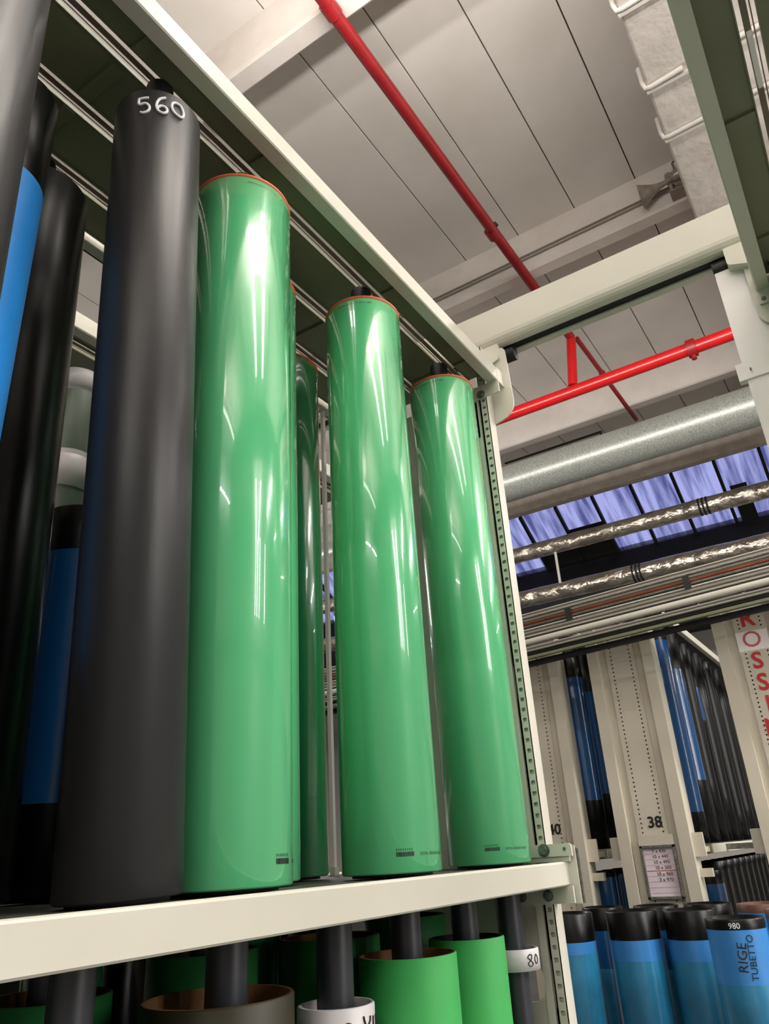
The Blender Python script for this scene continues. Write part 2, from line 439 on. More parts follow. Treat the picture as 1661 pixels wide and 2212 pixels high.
# ------------------------------------------------------------------ duct and foil pipes
zd = 0.8 * H; Xd = 1.93 * zd
t = thing('air_duct', 'wide grey galvanised round duct below the skylight', 'duct', (Xd, 4, zd))
MB().tube([(Xd, -3, zd), (Xd, 16, zd)], 0.283, 48).build('duct_tube', GALV, t)
for yy in (0.205 * zd * 0.7, 0.53 * zd * 1.0, 0.53 * zd + 2.6):
    MB().tube([(Xd, yy - 0.012, zd), (Xd, yy + 0.012, zd)], 0.291, 48).build('duct_seam', GALV, t)
MB().box(Xd - 0.02, Xd + 0.02, 2.4, 4.0, zd + 0.36, zd + 0.38).box(Xd - 0.015, Xd + 0.015, 2.4, 2.43, zd + 0.2, zd + 0.38).build('hanger_bar', DARK, t)
for (X, z, r, lab, ybands) in [(13.05, 5.2, 0.148, 'upper foil wrapped pipe in front of the skylight', (1.62, 6.8)), (13.0, 4.29, 0.155, 'lower foil wrapped pipe below the skylight', (2.93, 8.0))]:
    t = thing('insulated_pipe', lab, 'pipe', (X, 4, z), 'foil wrapped pipes')
    MB().tube([(X, -3 + k * 0.25, z) for k in range(77)], [r * (1 + 0.03 * math.sin(k * 2.1) + 0.02 * random.uniform(-1, 1)) for k in range(77)], 40).build('foil_wrap', FOIL, t)
    for yb in ybands:
        for k in (-1, 0, 1):
            MB().tube([(X, yb + k * 0.065 - 0.016, z), (X, yb + k * 0.065 + 0.016, z)], r * 1.06, 32).build('strap', DARK, t)
tag(MB().tube([(13.0, 4.35, 5.05), (13.0, 4.35, 4.44)], 0.026, 10).build('hanger_rod', CONDUIT), 'short white rod between the two foil wrapped pipes', 'rod')

# ------------------------------------------------------------------ racks
def deck_profile(mb, ysign, y0, xa, xb, zt_, slots=True):
    """channel-shaped deck panels of a shelf, seen from below"""
    segs = [(0.02, 0.136), (0.184, 0.348), (0.396, 0.562), (0.610, 0.735)]
    for a, b in segs:
        A, B = y0 + ysign * a, y0 + ysign * b
        lo, hi = min(A, B), max(A, B)
        mb.box(xa, xb, lo, hi, zt_ - 0.008, zt_)
        mb.box(xa, xb, lo, lo + 0.004, zt_ - 0.013, zt_ - 0.008)
        mb.box(xa, xb, hi - 0.004, hi, zt_ - 0.013, zt_ - 0.008)
def shelf(parent, ysign, y0, xa, xb, zlo, zhi, solid=False, back=0.76, name='shelf'):
    e = MB()
    t = 0.006
    ya, yb = (y0, y0 + ysign * t)
    lo, hi = min(ya, yb), max(ya, yb)
    # front edge: fascia with returned lip
    e.prism([(y0 + ysign * q[0], q[1]) for q in [(0, zlo + .004), (0, zhi - .006), (0.002, zhi - 0.002), (0.006, zhi), (0.022 if not solid else .008, zhi), (0.022 if not solid else .008, zhi - .005), (0.006, zhi - .005),
             (0.006, zlo + .006), (0.046, zlo + .006), (0.046, zlo), (0.004, zlo)]][::(1 if ysign > 0 else -1)], 'x', xa, xb)
    f = e.build('shelf_edge', CREAM, parent)
    b = MB().box(xa, xb, min(y0 + ysign * back, y0 + ysign * (back - .006)), max(y0 + ysign * back, y0 + ysign * (back - .006)), zlo, zhi)
    b.box(xa, xb, min(y0 + ysign * back, y0 + ysign * (back - .04)), max(y0 + ysign * back, y0 + ysign * (back - .04)), zlo, zlo + .006)
    b.build('shelf_edge', CREAM, parent)
    d = MB()
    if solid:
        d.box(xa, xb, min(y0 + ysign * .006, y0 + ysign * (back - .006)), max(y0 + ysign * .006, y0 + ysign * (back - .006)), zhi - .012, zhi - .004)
    else: deck_profile(d, ysign, y0, xa, xb, zhi - .006)
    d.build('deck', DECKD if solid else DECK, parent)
    if not solid:
        g = MB()
        for c in (0.136, 0.348, 0.562):
            q = sorted((y0 + ysign * (c + 0.013), y0 + ysign * (c + 0.029)))
            g.box(xa, xb, q[0], q[1], zhi - 0.014, zhi - 0.010)
            q = sorted((y0 + ysign * (c + 0.0345), y0 + ysign * (c + 0.0375)))
            g.box(xa, xb, q[0], q[1], zhi - 0.014, zhi - 0.010)
        g.build('guide_rail', mat_rail, parent)
        for xs in (0.30, 0.745, 1.18, 1.89, 2.45):
            if xa < xs < xb:
                for a, b2 in ((0.05, 0.13), (0.2, 0.34), (0.4, 0.55)):
                    q = sorted((y0 + ysign * a, y0 + ysign * b2)); MB().box(xs, xs + 0.035, q[0], q[1], zhi - 0.024, zhi - 0.014).build('stiffener', DECK, parent)
mat_rail = mat('rail_brown_grey', (120, 108, 92), 0.5, var=0.1)

def bolt(parent, x, y, z, r=0.016, d=0.012):
    MB().tube([(x, y, z), (x - d, y, z)], r, 6).tube([(x, y, z), (x - 0.003, y, z)], r * 1.35, 20).build('bolt', STEEL, parent)

def rounded(pts, r, n=5):
    out = []
    m = len(pts)
    for i in range(m):
        p0 = Vector(pts[i - 1]); p = Vector(pts[i]); p1 = Vector(pts[(i + 1) % m])
        rr = r[i] if isinstance(r, (list, tuple)) else r
        if rr <= 0: out.append(tuple(p)); continue
        a = p + (p0 - p).normalized() * rr; b = p + (p1 - p).normalized() * rr
        for k in range(n + 1):
            t = k / n
            out.append(tuple(a * (1 - t) ** 2 + p * 2 * t * (1 - t) + b * t * t))
    return out

# our rack -----------------------------------------------------------
XA, XR = -1.0, 2.60
rack = thing('storage_rack', 'cream steel rack holding the tall green and black sleeves on the left', 'rack', (0.8, 1.38, FL))
shelf(rack, 1, 1.0, XA, 2.60, 1.842, 1.914)
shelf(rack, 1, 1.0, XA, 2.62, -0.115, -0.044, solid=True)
PITCH = 0.03553
def front_post(parent, X, y0, s=1, top=2.05):
    """y0: aisle-side face; s=+1 when the rack body lies towards +Y"""
    m = MB()
    ya, yb = y0, y0 + s * 0.034
    q = sorted((ya, yb))
    m.perf(X, q[0], q[1], FL, top, PITCH, 0.0078, 0.0072, 1.7 - PITCH * 98, n=8, sq=1.0)
    q = sorted((ya, ya + s * .004)); m.box(X, X + 0.062, q[0], q[1], FL, top)
    q = sorted((yb, yb - s * .004)); m.box(X, X + 0.062, q[0], q[1], FL, top)
    q = sorted((ya + s * .004, yb - s * .004)); m.box(X + 0.012, X + 0.062, q[0], q[1], FL, top)
    return m.build('post', CREAM, parent)
front_post(rack, XR, 1.062)
front_post(rack, -0.98, 1.062)
# end panel with cut-outs
def end_panel(parent, X, ya, yb, z0, z1, holes):
    m = MB()
    zs = z0
    for (h0, h1, hya, hyb, r) in holes:
        m.box(X, X + 0.008, ya, yb, zs, h0)
        # four pieces round the opening, inner corners rounded
        outer = [(ya, h1), (yb, h1), (yb, h0), (ya, h0)]
        inner = rounded([(hya, h1 - .012), (hyb, h1 - .012), (hyb, h0 + .012), (hya, h0 + .012)], r)
        k = len(inner) // 4
        vs = [(X, p[0], p[1]) for p in outer] + [(X, p[0], p[1]) for p in inner]
        fs = []
        for s_ in range(4):
            idx = [4 + (s_ * k + k // 2 + i) % len(inner) for i in range(k + 1)]
            fs.append([s_, (s_ + 1) % 4] + idx[::-1])
        # shift so that side s_ uses the inner points between corner s_ and s_+1
        m.add(vs, fs)
        m.add([(X + .008, p[1], p[2]) for p in vs], [f[::-1] for f in fs])
        n = len(inner)
        m.add([(X, p[0], p[1]) for p in inner] + [(X + .008, p[0], p[1]) for p in inner], [(i, (i + 1) % n, n + (i + 1) % n, n + i) for i in range(n)])
        zs = h1
    m.box(X, X + 0.008, ya, yb, zs, z1)
    return m.build('end_panel', CREAM, parent)
end_panel(rack, XR + 0.012, 1.104, 1.73, FL, 1.838, [(-1.40, -1.20, 1.16, 1.66, 0.05), (-0.455, -0.325, 1.13, 1.66, 0.05), (0.5, 0.62, 1.6, 1.68, 0.03)])
MB().box(XR, XR + .03, 1.104, 1.128, FL, 1.80).build('post_flange', CREAM, rack)
MB().box(XR, XR + .06, 1.70, 1.735, FL, 2.05).build('post', CREAM, rack)
MB().box(-0.98, -0.92, 1.70, 1.735, FL, 2.05).build('post', CREAM, rack)
# upper bracket
MB().prism(rounded([(1.26, 1.842), (0.997, 1.842), (0.997, 1.782), (1.26, 1.775)], [0, .012, .006, 0]), 'x', 2.590, 2.598).build('bracket', CREAM, rack)
bolt(rack, 2.589, 1.082, 1.797, 0.014)
MB().prism(rounded([(1.13, 2.05), (0.975, 2.05), (0.965, 1.70), (1.13, 1.66)], [0, .03, .07, 0]), 'x', 2.664, 2.672).build('side_plate', CREAM, rack)
MB().prism([(2.598, 1.842), (2.664, 1.842), (2.664, 1.914), (2.598, 1.914)], 'y', 1.0, 1.006).build('edge_cap', CREAM, rack)
MB().box(2.60, 2.63, 1.112, 1.128, 1.60, 1.775).build('lock_block', RUBBER, rack)
# lower bracket
MB().prism(rounded([(1.16, 0.010), (0.972, 0.010), (0.972, -0.028), (1.16, -0.028)], [0, .012, 0, 0]), 'x', 2.588, 2.598).build('bracket', CREAM, rack)
MB().box(2.596, 2.604, 0.985, 1.14, -0.044, -0.028).build('bracket', CREAM, rack)
bolt(rack, 2.588, 1.067, -0.008, 0.015)
bolt(rack, 2.588, 0.995, -0.006, 0.004, 0.004)
MB().prism([(1.22, -0.116), (0.985, -0.116), (0.985, -0.165), (1.22, -0.172)], 'x', 2.588, 2.598).build('bracket', CREAM, rack)
bolt(rack, 2.587, 1.072, -0.142, 0.013); bolt(rack, 2.587, 1.165, -0.142, 0.013)
for k, yk in enumerate((0.976, 0.969)):
    MB().box(2.612 + k * .012, 2.617 + k * .012, yk - .006, yk + 0.16, -0.168, 0.004 - k * .01).build('sign_holder', (CREAM, STEEL)[k], rack)
MB().box(2.32, 2.335, 1.735, 1.75, -0.044, 1.84).build('rear_rod', WHITEP, rack)
MB().box(2.315, 2.34, 1.73, 1.752, -0.046, -0.02).build('rod_foot', CREAM, rack)

# right-hand rack ----------------------------------------------------
rr = thing('storage_rack', 'cream steel rack at the right edge, seen from below with its underside in shade', 'rack', (0.8, -0.4, FL))
shelf(rr, -1, -0.030, -1.0, 2.675, 1.842, 1.914)
front_post(rr, 2.60, -0.092, -1)
MB().prism(rounded([(-0.30, 1.842), (-0.027, 1.842), (-0.027, 1.782), (-0.30, 1.775)], [0, .012, .006, 0]), 'x', 2.672, 2.680).build('bracket', CREAM, rr)
bolt(rr, 2.671, -0.045, 1.80, 0.006, 0.005)
MB().prism(rounded([(-0.20, 2.05), (-0.012, 2.05), (-0.012, 1.70), (-0.20, 1.66)], [0, .03, .06, 0]), 'x', 2.682, 2.690).build('side_plate', CREAM, rr)
MB().box(-0.98, -0.92, -0.13, -0.095, FL, 2.05).build('post', CREAM, rr)
MB().box(-0.98, -0.92, -0.78, -0.745, FL, 2.05).build('post', CREAM, rr)
MB().box(2.60, 2.66, -0.78, -0.745, FL, 2.05).build('post', CREAM, rr)
MB().box(1.62, 1.80, -0.192, -0.180, 1.868, 1.884).build('rail_clip', WHITEP, rr)
# white panel behind the right-hand rack
t = thing('side_panel', 'bright white tall panel behind the right-hand rack, hooked below the cross beam', 'panel', (2.72, -0.2, FL))
MB().prism([(-0.6, 2.062), (0.088, 2.062), (0.088, 1.585), (0.112, 1.585), (0.112, 1.512), (0.086, 1.512), (0.086, FL), (-0.6, FL)], 'x', 2.70, 2.73).build('panel_sheet', WHITEP, t)
MB().box(2.690, 2.70, 0.062, 0.068, 1.545, 1.551).build('rivet', STEEL, t)
MB().box(2.696, 2.70, -0.6, 0.11, 1.509, 1.513).build('joint_strip', CREAM, t)

# cross beam over the aisle -----------------------------------------
t = thing('cross_beam', 'cream steel beam bridging the aisle between both racks', 'beam', (2.7, 0.5, 2.0))
YB0, YB1 = -0.6, 5.0
prof = [(2.65, 2.262), (2.65, 2.115), (2.652, 2.099), (2.658, 2.085), (2.667, 2.075), (2.680, 2.070), (2.695, 2.068), (2.695, 2.076), (2.68, 2.078), (2.666, 2.084), (2.657, 2.10), (2.657, 2.255), (2.80, 2.255), (2.80, 2.262)]
MB().prism(prof, 'y', YB0, YB1).build('web', CREAM, t)
MB().box(2.742, 2.775, YB0, YB1, 2.066, 2.073).box(2.768, 2.775, YB0, YB1, 2.07, 2.20).build('rear_lip', CREAM, t)
MB().box(2.696, 2.741, YB0, YB1, 2.074, 2.082).build('slot_shade', RUBBER, t)  # black strip paints in the shade inside the open slot
for yb, s_ in ((1.0, -1), (0.035, 1)):
    m = MB().prism(rounded([(yb + .08 * -s_, 2.069), (yb, 2.069), (yb, 1.99), (yb + .08 * -s_, 1.96)], [0, .0, .012, 0]), 'x', 2.652, 2.70)
    m.build('hanger_bracket', CREAM, t)
    MB().tube([(2.72, yb - s_ * 0.0, 2.035), (2.72, yb + s_ * 0.055, 2.035)], 0.034, 14).build('rubber_stop', RUBBER, t)

# ------------------------------------------------------------------ sleeves on the main shelf
ZTOP = 1.724; ZBOT = -0.038
def sleeve(label, base, top, r, bands, group, core_r=0.036, cap=True, ring=None, name='printing_sleeve', wall=0.012, liner=None):
    """bands: list of (z0, z1, material, partname) in heights above the base; the axis may lean"""
    b = Vector(base); tp = Vector(top); ax = tp - b; Ln = ax.length
    o = thing(name, label, 'sleeve', base, group)
    o.rotation_mode = 'QUATERNION'
    o.rotation_quaternion = Vector((0, 0, 1)).rotation_difference(ax.normalized())
    for i, (z0, z1, m, pn) in enumerate(bands):
        last = i == len(bands) - 1; e = 0.004
        P = [(r, z0 + (e if i == 0 else 0)), (r, z1 - (e if last else 0))]
        if i == 0: P = [(r - wall, z0), (r - e, z0)] + P
        if last: P = P + [(r - e, z1), (r - wall, z1), (r - wall, z1 - 0.12)]
        MB().lathe(P, n=96).build(pn, m, o, local=True)
    zt_ = bands[-1][1]
    if ring:
        MB().lathe([(r - wall, zt_ - .004), (r - wall, zt_ + .004), (r - .002, zt_ + .004), (r + .0012, zt_ + .002), (r + .0012, zt_ - .007), (r - .003, zt_ - .008)], n=96).build('end_ring', ring, o, local=True)
    MB().lathe([(r - wall * 1.2, zt_ - 0.015), (core_r + .002, zt_ - .012)], n=64).build('liner', liner or BROWN, o, local=True)
    if cap:
        c = core_r
        MB().lathe([(c, zt_ - 0.05), (c, zt_ + cap - .006), (c - .004, zt_ + cap), (c * .72, zt_ + cap), (c * .70, zt_ + cap - .02), (0, zt_ + cap - .02)], n=40).build('core_cap', RUBBER, o, local=True)
    MB().lathe([(0.0, -0.0065), (r * 0.8, -0.0065), (r * 0.8, 0.0)], n=48).build('foot_ring', RUBBER, o, local=True)
    return o
LEN = ZTOP - ZBOT
GMAIN = 'tall sleeves on the main shelf'
CAPH = 0.13
def ang_to_cam(x, y): return math.atan2(-y, -x)
# black 560
bk = sleeve('big matt black sleeve with 560 chalked in white near its top', (0.921, 1.133, ZBOT), (0.850, 1.133, ZTOP), 0.1035, [(0, LEN, BLACK, 'body')], GMAIN, cap=CAPH, core_r=0.034)
# handwriting 560
a0 = ang_to_cam(0.85, 1.133)
five = [[(-0.075, 0.030), (-0.104, 0.028)], smooth_stroke([(-0.104, 0.028), (-0.104, 0.006), (-0.085, 0.008), (-0.072, -0.004), (-0.074, -0.020), (-0.088, -0.028), (-0.098, -0.025)])]
six = [smooth_stroke([(-0.026, 0.040), (-0.044, 0.028), (-0.052, 0.004), (-0.046, -0.016), (-0.032, -0.022), (-0.020, -0.012), (-0.024, 0.002), (-0.038, 0.004), (-0.049, -0.006)])]
zero = [smooth_stroke([(0.008, 0.038), (-0.004, 0.030), (-0.006, 0.012), (0.004, -0.004), (0.022, -0.008), (0.032, 0.002), (0.032, 0.020), (0.022, 0.036), (0.008, 0.038)])]
strokes_on_cyl([[(x * .78 + 0.030, z * .85) for x, z in s] for s in five + six + zero], 0.0068, 0.1035, a0, LEN - 0.060, WHITEL, bk, 'chalk_number')

def code(parent, r, ang, z, txt=True):
    m = MB(); rnd = random.Random(3)
    def rect(a0_, a1_, z0_, z1_):
        vs = []
        for a in (a0_, a1_):
            for zz in (z0_, z1_): vs.append(((r + .0009) * math.cos(ang + a / r), (r + .0009) * math.sin(ang + a / r), z + zz))
        m.add(vs, [(0, 2, 3, 1)])
    x = -0.022
    while x < 0.022:
        w = rnd.choice((0.0012, 0.002, 0.003)); rect(x, x + w, 0, 0.010); x += w + rnd.choice((0.001, 0.0016))
    for k in range(8): rect(-0.021 + k * .0055, -0.0195 + k * .0055, 0.013, 0.018)
    m.build('printed_code', BLACKL, parent, local=True)
    if txt: text_on_cyl('33774  023104  06.24', 0.010, r, ang + 0.085 / r, z + 0.004, BLACKL, parent, 'printed_text')
gL = LEN
def green(label, x, y, r, m=GREEN, az=None, top=None):
    o = sleeve(label, (x, y, ZBOT), (x, y, ZTOP), r, [(0, LEN, m, 'body')], GMAIN, cap=CAPH, ring=ORANGE, core_r=0.036)
    if az is not None:
        th_ = math.radians(az); xx = 0
        # point of the silhouette circle met by the camera ray of azimuth az
        D = math.hypot(x, y); c0 = math.atan2(y, x); d = th_ - c0
        s = D * math.cos(d) - math.sqrt(max(r * r - (D * math.sin(d)) ** 2, 0))
        px, py = s * math.cos(th_), s * math.sin(th_)
        a = math.atan2(py - y, px - x)
        code(o, r, a, 0.038 + 0.000 * x)
        text_on_cyl('GSPLN23 (010) 35 + 6 - 06.24 - 1000', 0.008, r, a + 0.3 - 0.1 / r, LEN - 0.026, BLACKL, o, 'printed_text')
    return o
green('fattest glossy green sleeve, standing just right of the black 560 sleeve', 1.188, 1.163, 0.1385, az=40.3)
green('glossy green front-row sleeve between the two others, second from the rack post', 1.797, 1.160, 0.129, az=31.9)
green('glossy green sleeve right next to the perforated rack post', 2.370, 1.163, 0.130, az=25.9)
green('green sleeve mostly hidden behind the fattest green one', 1.475, 1.365, 0.129)
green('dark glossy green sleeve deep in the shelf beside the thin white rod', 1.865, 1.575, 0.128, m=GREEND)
sleeve('nearest charcoal sleeve cut off by the left edge of the photo', (0.44, 1.133, ZBOT), (0.402, 1.133, ZTOP), 0.118, [(0, LEN, BLACK, 'body')], GMAIN, cap=False)
b2 = sleeve('bright blue sleeve with black upper end, behind the charcoal one at the left edge', (0.605, 1.375, ZBOT), (0.600, 1.367, ZTOP), 0.105, [(0, 0.35, BLACKG, 'end_band'), (0.35, 1.475, BLUEB, 'body'), (1.475, LEN, BLACKG, 'end_band')], GMAIN, cap=CAPH)
sleeve('pitch black sleeve leaning left between the blue one and the 560 one', (0.862, 1.576, ZBOT), (0.812, 1.576, ZTOP), 0.129, [(0, LEN, BLACKG, 'body')], GMAIN, cap=CAPH)
sleeve('shorter dark blue sleeve with black ends glimpsed left of the 560 sleeve', (1.125, 1.63, ZBOT), (1.125, 1.63, 0.86), 0.105, [(0, 0.185, BLACKG, 'end_band'), (0.185, 0.775, BLUE, 'body'), (0.775, 0.898, BLACKG, 'end_band')], GMAIN, cap=False)

# rack across the next aisle, glimpsed between the sleeves
rb = thing('storage_rack', 'cream rack in the next aisle glimpsed between the black sleeves', 'rack', (1.2, 2.5, FL))
shelf(rb, 1, 2.10, -1.0, 3.20, 1.842, 1.914)
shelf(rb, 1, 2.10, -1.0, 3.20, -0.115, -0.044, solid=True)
for xx in (-0.98, 3.20):
    MB().box(xx, xx + .06, 2.17, 2.21, FL, 2.05).build('post', CREAM, rb); MB().box(xx, xx + .06, 2.80, 2.84, FL, 2.05).build('post', CREAM, rb)
MB().box(3.01, 3.17, 2.088, 2.096, -0.285, -0.10).build('label_card', WHITEP, rb)
MB().box(2.54, 2.66, 2.088, 2.096, -0.29, -0.10).build('label_card', WHITEP, rb)
wb = thing('printing_sleeve', 'grey sleeve with two pale bands on the rack of the next aisle', 'sleeve', (1.46, 2.27, ZBOT))
MB().lathe([(0, 0), (0.085, 0), (0.085, 1.30)], n=48).build('body', GGREY, wb, local=True)
MB().lathe([(0.085, 1.30), (0.092, 1.302), (0.092, 1.42), (0.085, 1.43)], n=48).build('pale_band', WHITES, wb, local=True)
MB().lathe([(0.085, 1.43), (0.085, 1.72), (0.093, 1.722), (0.093, 1.79), (0.088, 1.80), (0.03, 1.80)], n=48).build('pale_band', WHITES, wb, local=True)
MB().lathe([(0.0852, 1.45), (0.0858, 1.455), (0.0858, 1.70), (0.0852, 1.705)], n=48).build('shrink_wrap', GGREY, wb, local=True)

for k in range(9):  # black row added to block light behind the lower sleeves
    o = thing('printing_sleeve', '%s added black sleeve from the left on the low level of the next aisle rack' % ('first', 'second', 'third', 'fourth', 'fifth', 'sixth', 'seventh', 'eighth', 'ninth')[k], 'sleeve', (0.62 + 0.265 * k, 2.27, FL), 'added dark sleeves of the next aisle rack')
    MB().lathe([(0, 0), (0.12, 0), (0.12, 1.70), (0.116, 1.705), (0.02, 1.705)], n=40).build('body', BLACKG, o, local=True)
# ------------------------------------------------------------------ sleeves below the shelf, on poles
GLOW = 'sleeves under the main shelf'
def low(label, x, y, r, zt_, m, core_r=0.039, zb=None, liner=None, edge=None, corex=None):
    o = thing('printing_sleeve', label, 'sleeve', (x, y, FL if zb is None else zb), GLOW)
    z0 = FL if zb is None else zb
    h = zt_ - z0; w = 0.011
    MB().lathe([(r - w, 0), (r, 0.0), (r, h - .003), (r - .003, h)], n=80).build('body', m, o, local=True)
    MB().lathe([(r - .003, h), (r - w, h), (r - w, max(h - 0.25, 0))], n=80).build('liner', liner or BROWN, o, local=True)
    cx_ = (corex - x) if corex is not None else 0
    c0 = 0 if zb is None else FL - zb
    MB().tube([(cx_, 0, c0), (cx_, 0, -0.062 - z0)], core_r, 32).build('core_tube', CORE, o, local=True)
    return o
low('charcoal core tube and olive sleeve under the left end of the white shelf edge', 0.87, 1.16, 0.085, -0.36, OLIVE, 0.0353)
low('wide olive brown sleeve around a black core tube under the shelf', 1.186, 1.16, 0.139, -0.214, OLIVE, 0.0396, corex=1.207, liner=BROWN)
w1 = low('white sleeve with a black number around the third core tube under the shelf', 1.543, 1.16, 0.084, -0.28, WHITES, 0.0406, liner=WHITES)
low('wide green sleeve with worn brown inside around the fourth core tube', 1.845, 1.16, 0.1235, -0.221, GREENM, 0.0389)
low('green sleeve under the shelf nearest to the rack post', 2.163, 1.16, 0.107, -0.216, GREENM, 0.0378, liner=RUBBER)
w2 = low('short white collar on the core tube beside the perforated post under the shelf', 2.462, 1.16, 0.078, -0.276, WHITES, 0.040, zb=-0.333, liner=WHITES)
low('shade-darkened green sleeve in the second row between olive and white sleeves', 1.87, 1.42, 0.135, -0.185, GREENSH, 0.03)
low('shaded green sleeve in the second row behind the first core tube', 1.03, 1.45, 0.12, -0.20, GREENSH, 0.032)
low('shaded green sleeve in the second row at the far left under the shelf', 0.62, 1.42, 0.11, -0.19, GREENSH, 0.032)
low('shaded green sleeve in the second row behind the olive sleeve', 1.43, 1.45, 0.125, -0.17, GREENSH, 0.032)
low('shaded green sleeve in the second row behind the two green ones', 2.30, 1.45, 0.13, -0.17, GREENSH, 0.032)
for k in range(6):  # extra row added to block light leaking in from behind
    low('%s added dark sleeve from the left in the shaded third row under the main shelf' % ('first', 'second', 'third', 'fourth', 'fifth', 'sixth')[k], 0.62 + 0.30 * k, 1.665, 0.085, -0.15, BLACKG if k % 2 else GREEND, 0.03)
a1 = ang_to_cam(1.543, 1.16) + 0.62
strokes_on_cyl([smooth_stroke([(-0.040, -0.028), (-0.046, -0.012), (-0.040, 0.006), (-0.026, 0.012), (-0.014, 0.002), (-0.012, -0.018), (-0.018, -0.036)]),
                smooth_stroke([(0.010, 0.020), (0.016, 0.004), (0.026, -0.004), (0.024, -0.020), (0.014, -0.022), (0.014, -0.008), (0.030, 0.008), (0.032, 0.018)]),
                smooth_stroke([(0.046, 0.016), (0.046, -0.010), (0.056, -0.020), (0.066, -0.006), (0.064, 0.016)])],
               0.0045, 0.084, a1, -0.28 - FL - 0.038, BLACKL, w1, 'marker_number')
a2 = ang_to_cam(2.462, 1.16) + 0.66
strokes_on_cyl([smooth_stroke([(0.0, 0.016), (-0.008, 0.008), (0.002, 0.0), (0.010, -0.010), (0.0, -0.016), (-0.008, -0.008), (0.004, 0.002), (0.008, 0.012), (0.0, 0.016)]),
                smooth_stroke([(0.026, 0.014), (0.020, 0.002), (0.024, -0.010), (0.032, -0.008), (0.034, 0.006), (0.026, 0.014)])], 0.003, 0.078, a2, 0.028, BLACKL, w2, 'marker_number')

# ------------------------------------------------------------------ far racks
XF = 6.75
def far_rack(yc, label, number=None, word=None, plaque=False):
    t = thing('storage_rack', label, 'rack', (XF + 1.5, yc, FL))
    hw = 0.289; top = 1.80
    m = MB()
    m.box(XF + .02, XF + .16, yc - hw, yc + hw, FL, top)                    # body
    m.box(XF - .03, XF + .02, yc - hw, yc - 0.195, FL, top)
    m.box(XF - .03, XF + .02, yc + 0.195, yc + hw, FL, top)
    m.box(XF, XF + .02, yc - 0.060, yc + 0.060, FL, top)
    m.box(XF, XF + .02, yc - 0.125, yc - 0.106, FL, top); m.box(XF, XF + .02, yc + 0.106, yc + 0.125, FL, top)
    m.build('column', CREAM2, t)
    p = MB()
    p.perf(XF, yc + 0.060, yc + 0.106, FL, top, PITCH, 0.0075, 0.0075, FL + 0.03, depth=0.018, sq=0.0)
    p.build('perforated_strip', CREAM2, t); p = MB()
    p.perf(XF, yc - 0.106, yc - 0.060, FL, top, PITCH, 0.0075, 0.0075, FL + 0.03, depth=0.018, sq=0.0)
    p.build('perforated_strip', CREAM2, t)
    MB().box(XF + .0185, XF + .0195, yc - 0.11, yc + 0.11, FL, top).build('hole_shade', DARK, t)  # dark sheet stands in for the shade inside the holes
    for s in (-1, 1):
        for (zl, zh_) in ((1.842, 1.914), (-0.115, -0.044)):
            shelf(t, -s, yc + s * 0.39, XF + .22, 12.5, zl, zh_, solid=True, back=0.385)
        q = sorted((yc + s * 0.27, yc + s * 0.372)); m = MB().prism(rounded([(q[0], .045), (q[1], .045), (q[1], -.13), (q[0], -.13)], .008), 'x', XF + .02, XF + .05)
        m.box(XF + .05, XF + .22, q[0], q[1] - .02, -.10, -.06); m.build('shelf_bracket', CREAM2, t)
        q = sorted((yc + s * 0.20, yc + s * 0.385)); MB().box(XF + .19, XF + .22, q[0], q[1], -.115, -.044).build('shelf_end', DECK, t)
        if s < 0: MB().box(XF + .05, XF + .10, q[0], q[1] , -.275, -.215).build('support_lug', CREAM2, t)
    if number: text_on_x(number, 0.118, XF - 0.002, yc - .03, 0.137, BLACKL, t, 'number', bold=True)
    if word:
        for k, ch in enumerate(word):
            text_on_x(ch, 0.185, XF - 0.002, yc + .01 - 0.0 * k, 1.625 - 0.1745 * k, PINKL if k in (1,) else REDL, t, 'letter', bold=k != 1)
        MB().box(XF - .001, XF, yc - .115, yc + .125, 1.625 - 0.1745 - .085, 1.625 - 0.1745 + .075).build('letter_tile', WHITEP, t)
    if plaque:
        l = MB()
        ya, yb = yc - .155, yc + .125
        l.prism(rounded([(ya, .045), (yb, .045), (yb, -.03), (ya, -.03)], [.02, .02, 0, 0]), 'x', XF - .022, XF - .002)
        l.build('plaque_head', CREAM2, t)
        f = MB()
        for (a, b, c, d) in ((ya, ya + .022, -.42, -.03), (yb - .022, yb, -.42, -.03), (ya, yb, -.42, -.398), (ya, yb, -.052, -.03)):
            f.box(XF - .03, XF - .002, a, b, c, d)
        f.build('plaque_frame', STEEL, t, 0.003)
        pp = MB().box(XF - .010, XF - .006, ya + .02, yb - .02, -.40, -.05).build('label_sheet', PAPER, t)
        lines = ['7 x 430', '10 x 440', '10 x 490', '10 x 500', '10 x 960', '3 x 970']
        for k, s in enumerate(lines):
            text_on_x(s, 0.036, XF - .0105, yc - .02 - .004 * k, -.075 - .040 * k - (.006 if k > 3 else 0), BLACKL, pp, 'entry')
        ru = MB()
        for k in range(8): ru.box(XF - .0112, XF - .0102, ya + .024, yb - .024, -.0955 - .040 * k, -.0942 - .040 * k)
        ru.build('ruled_lines', mat('rule_ink', (160, 150, 158), .6, var=.05), pp)
        MB().box(XF - .0116, XF - .0102, ya + .024, yb - .024, -.2185, -.2145).build('red_line', REDL, pp)
    return t
r40 = far_rack(2.69, 'cream far rack with the number 40 on its column, partly behind the perforated post', '40')
r38 = far_rack(1.825, 'cream far rack with the number 38 and a framed list on its column', '38', plaque=True)
r36 = far_rack(0.728, 'cream far rack with red ROSSI lettering running down its column', None, word='ROSSINI')
ordn = ['first', 'second', 'third', 'fourth', 'fifth', 'sixth', 'seventh', 'eighth', 'ninth', 'tenth']
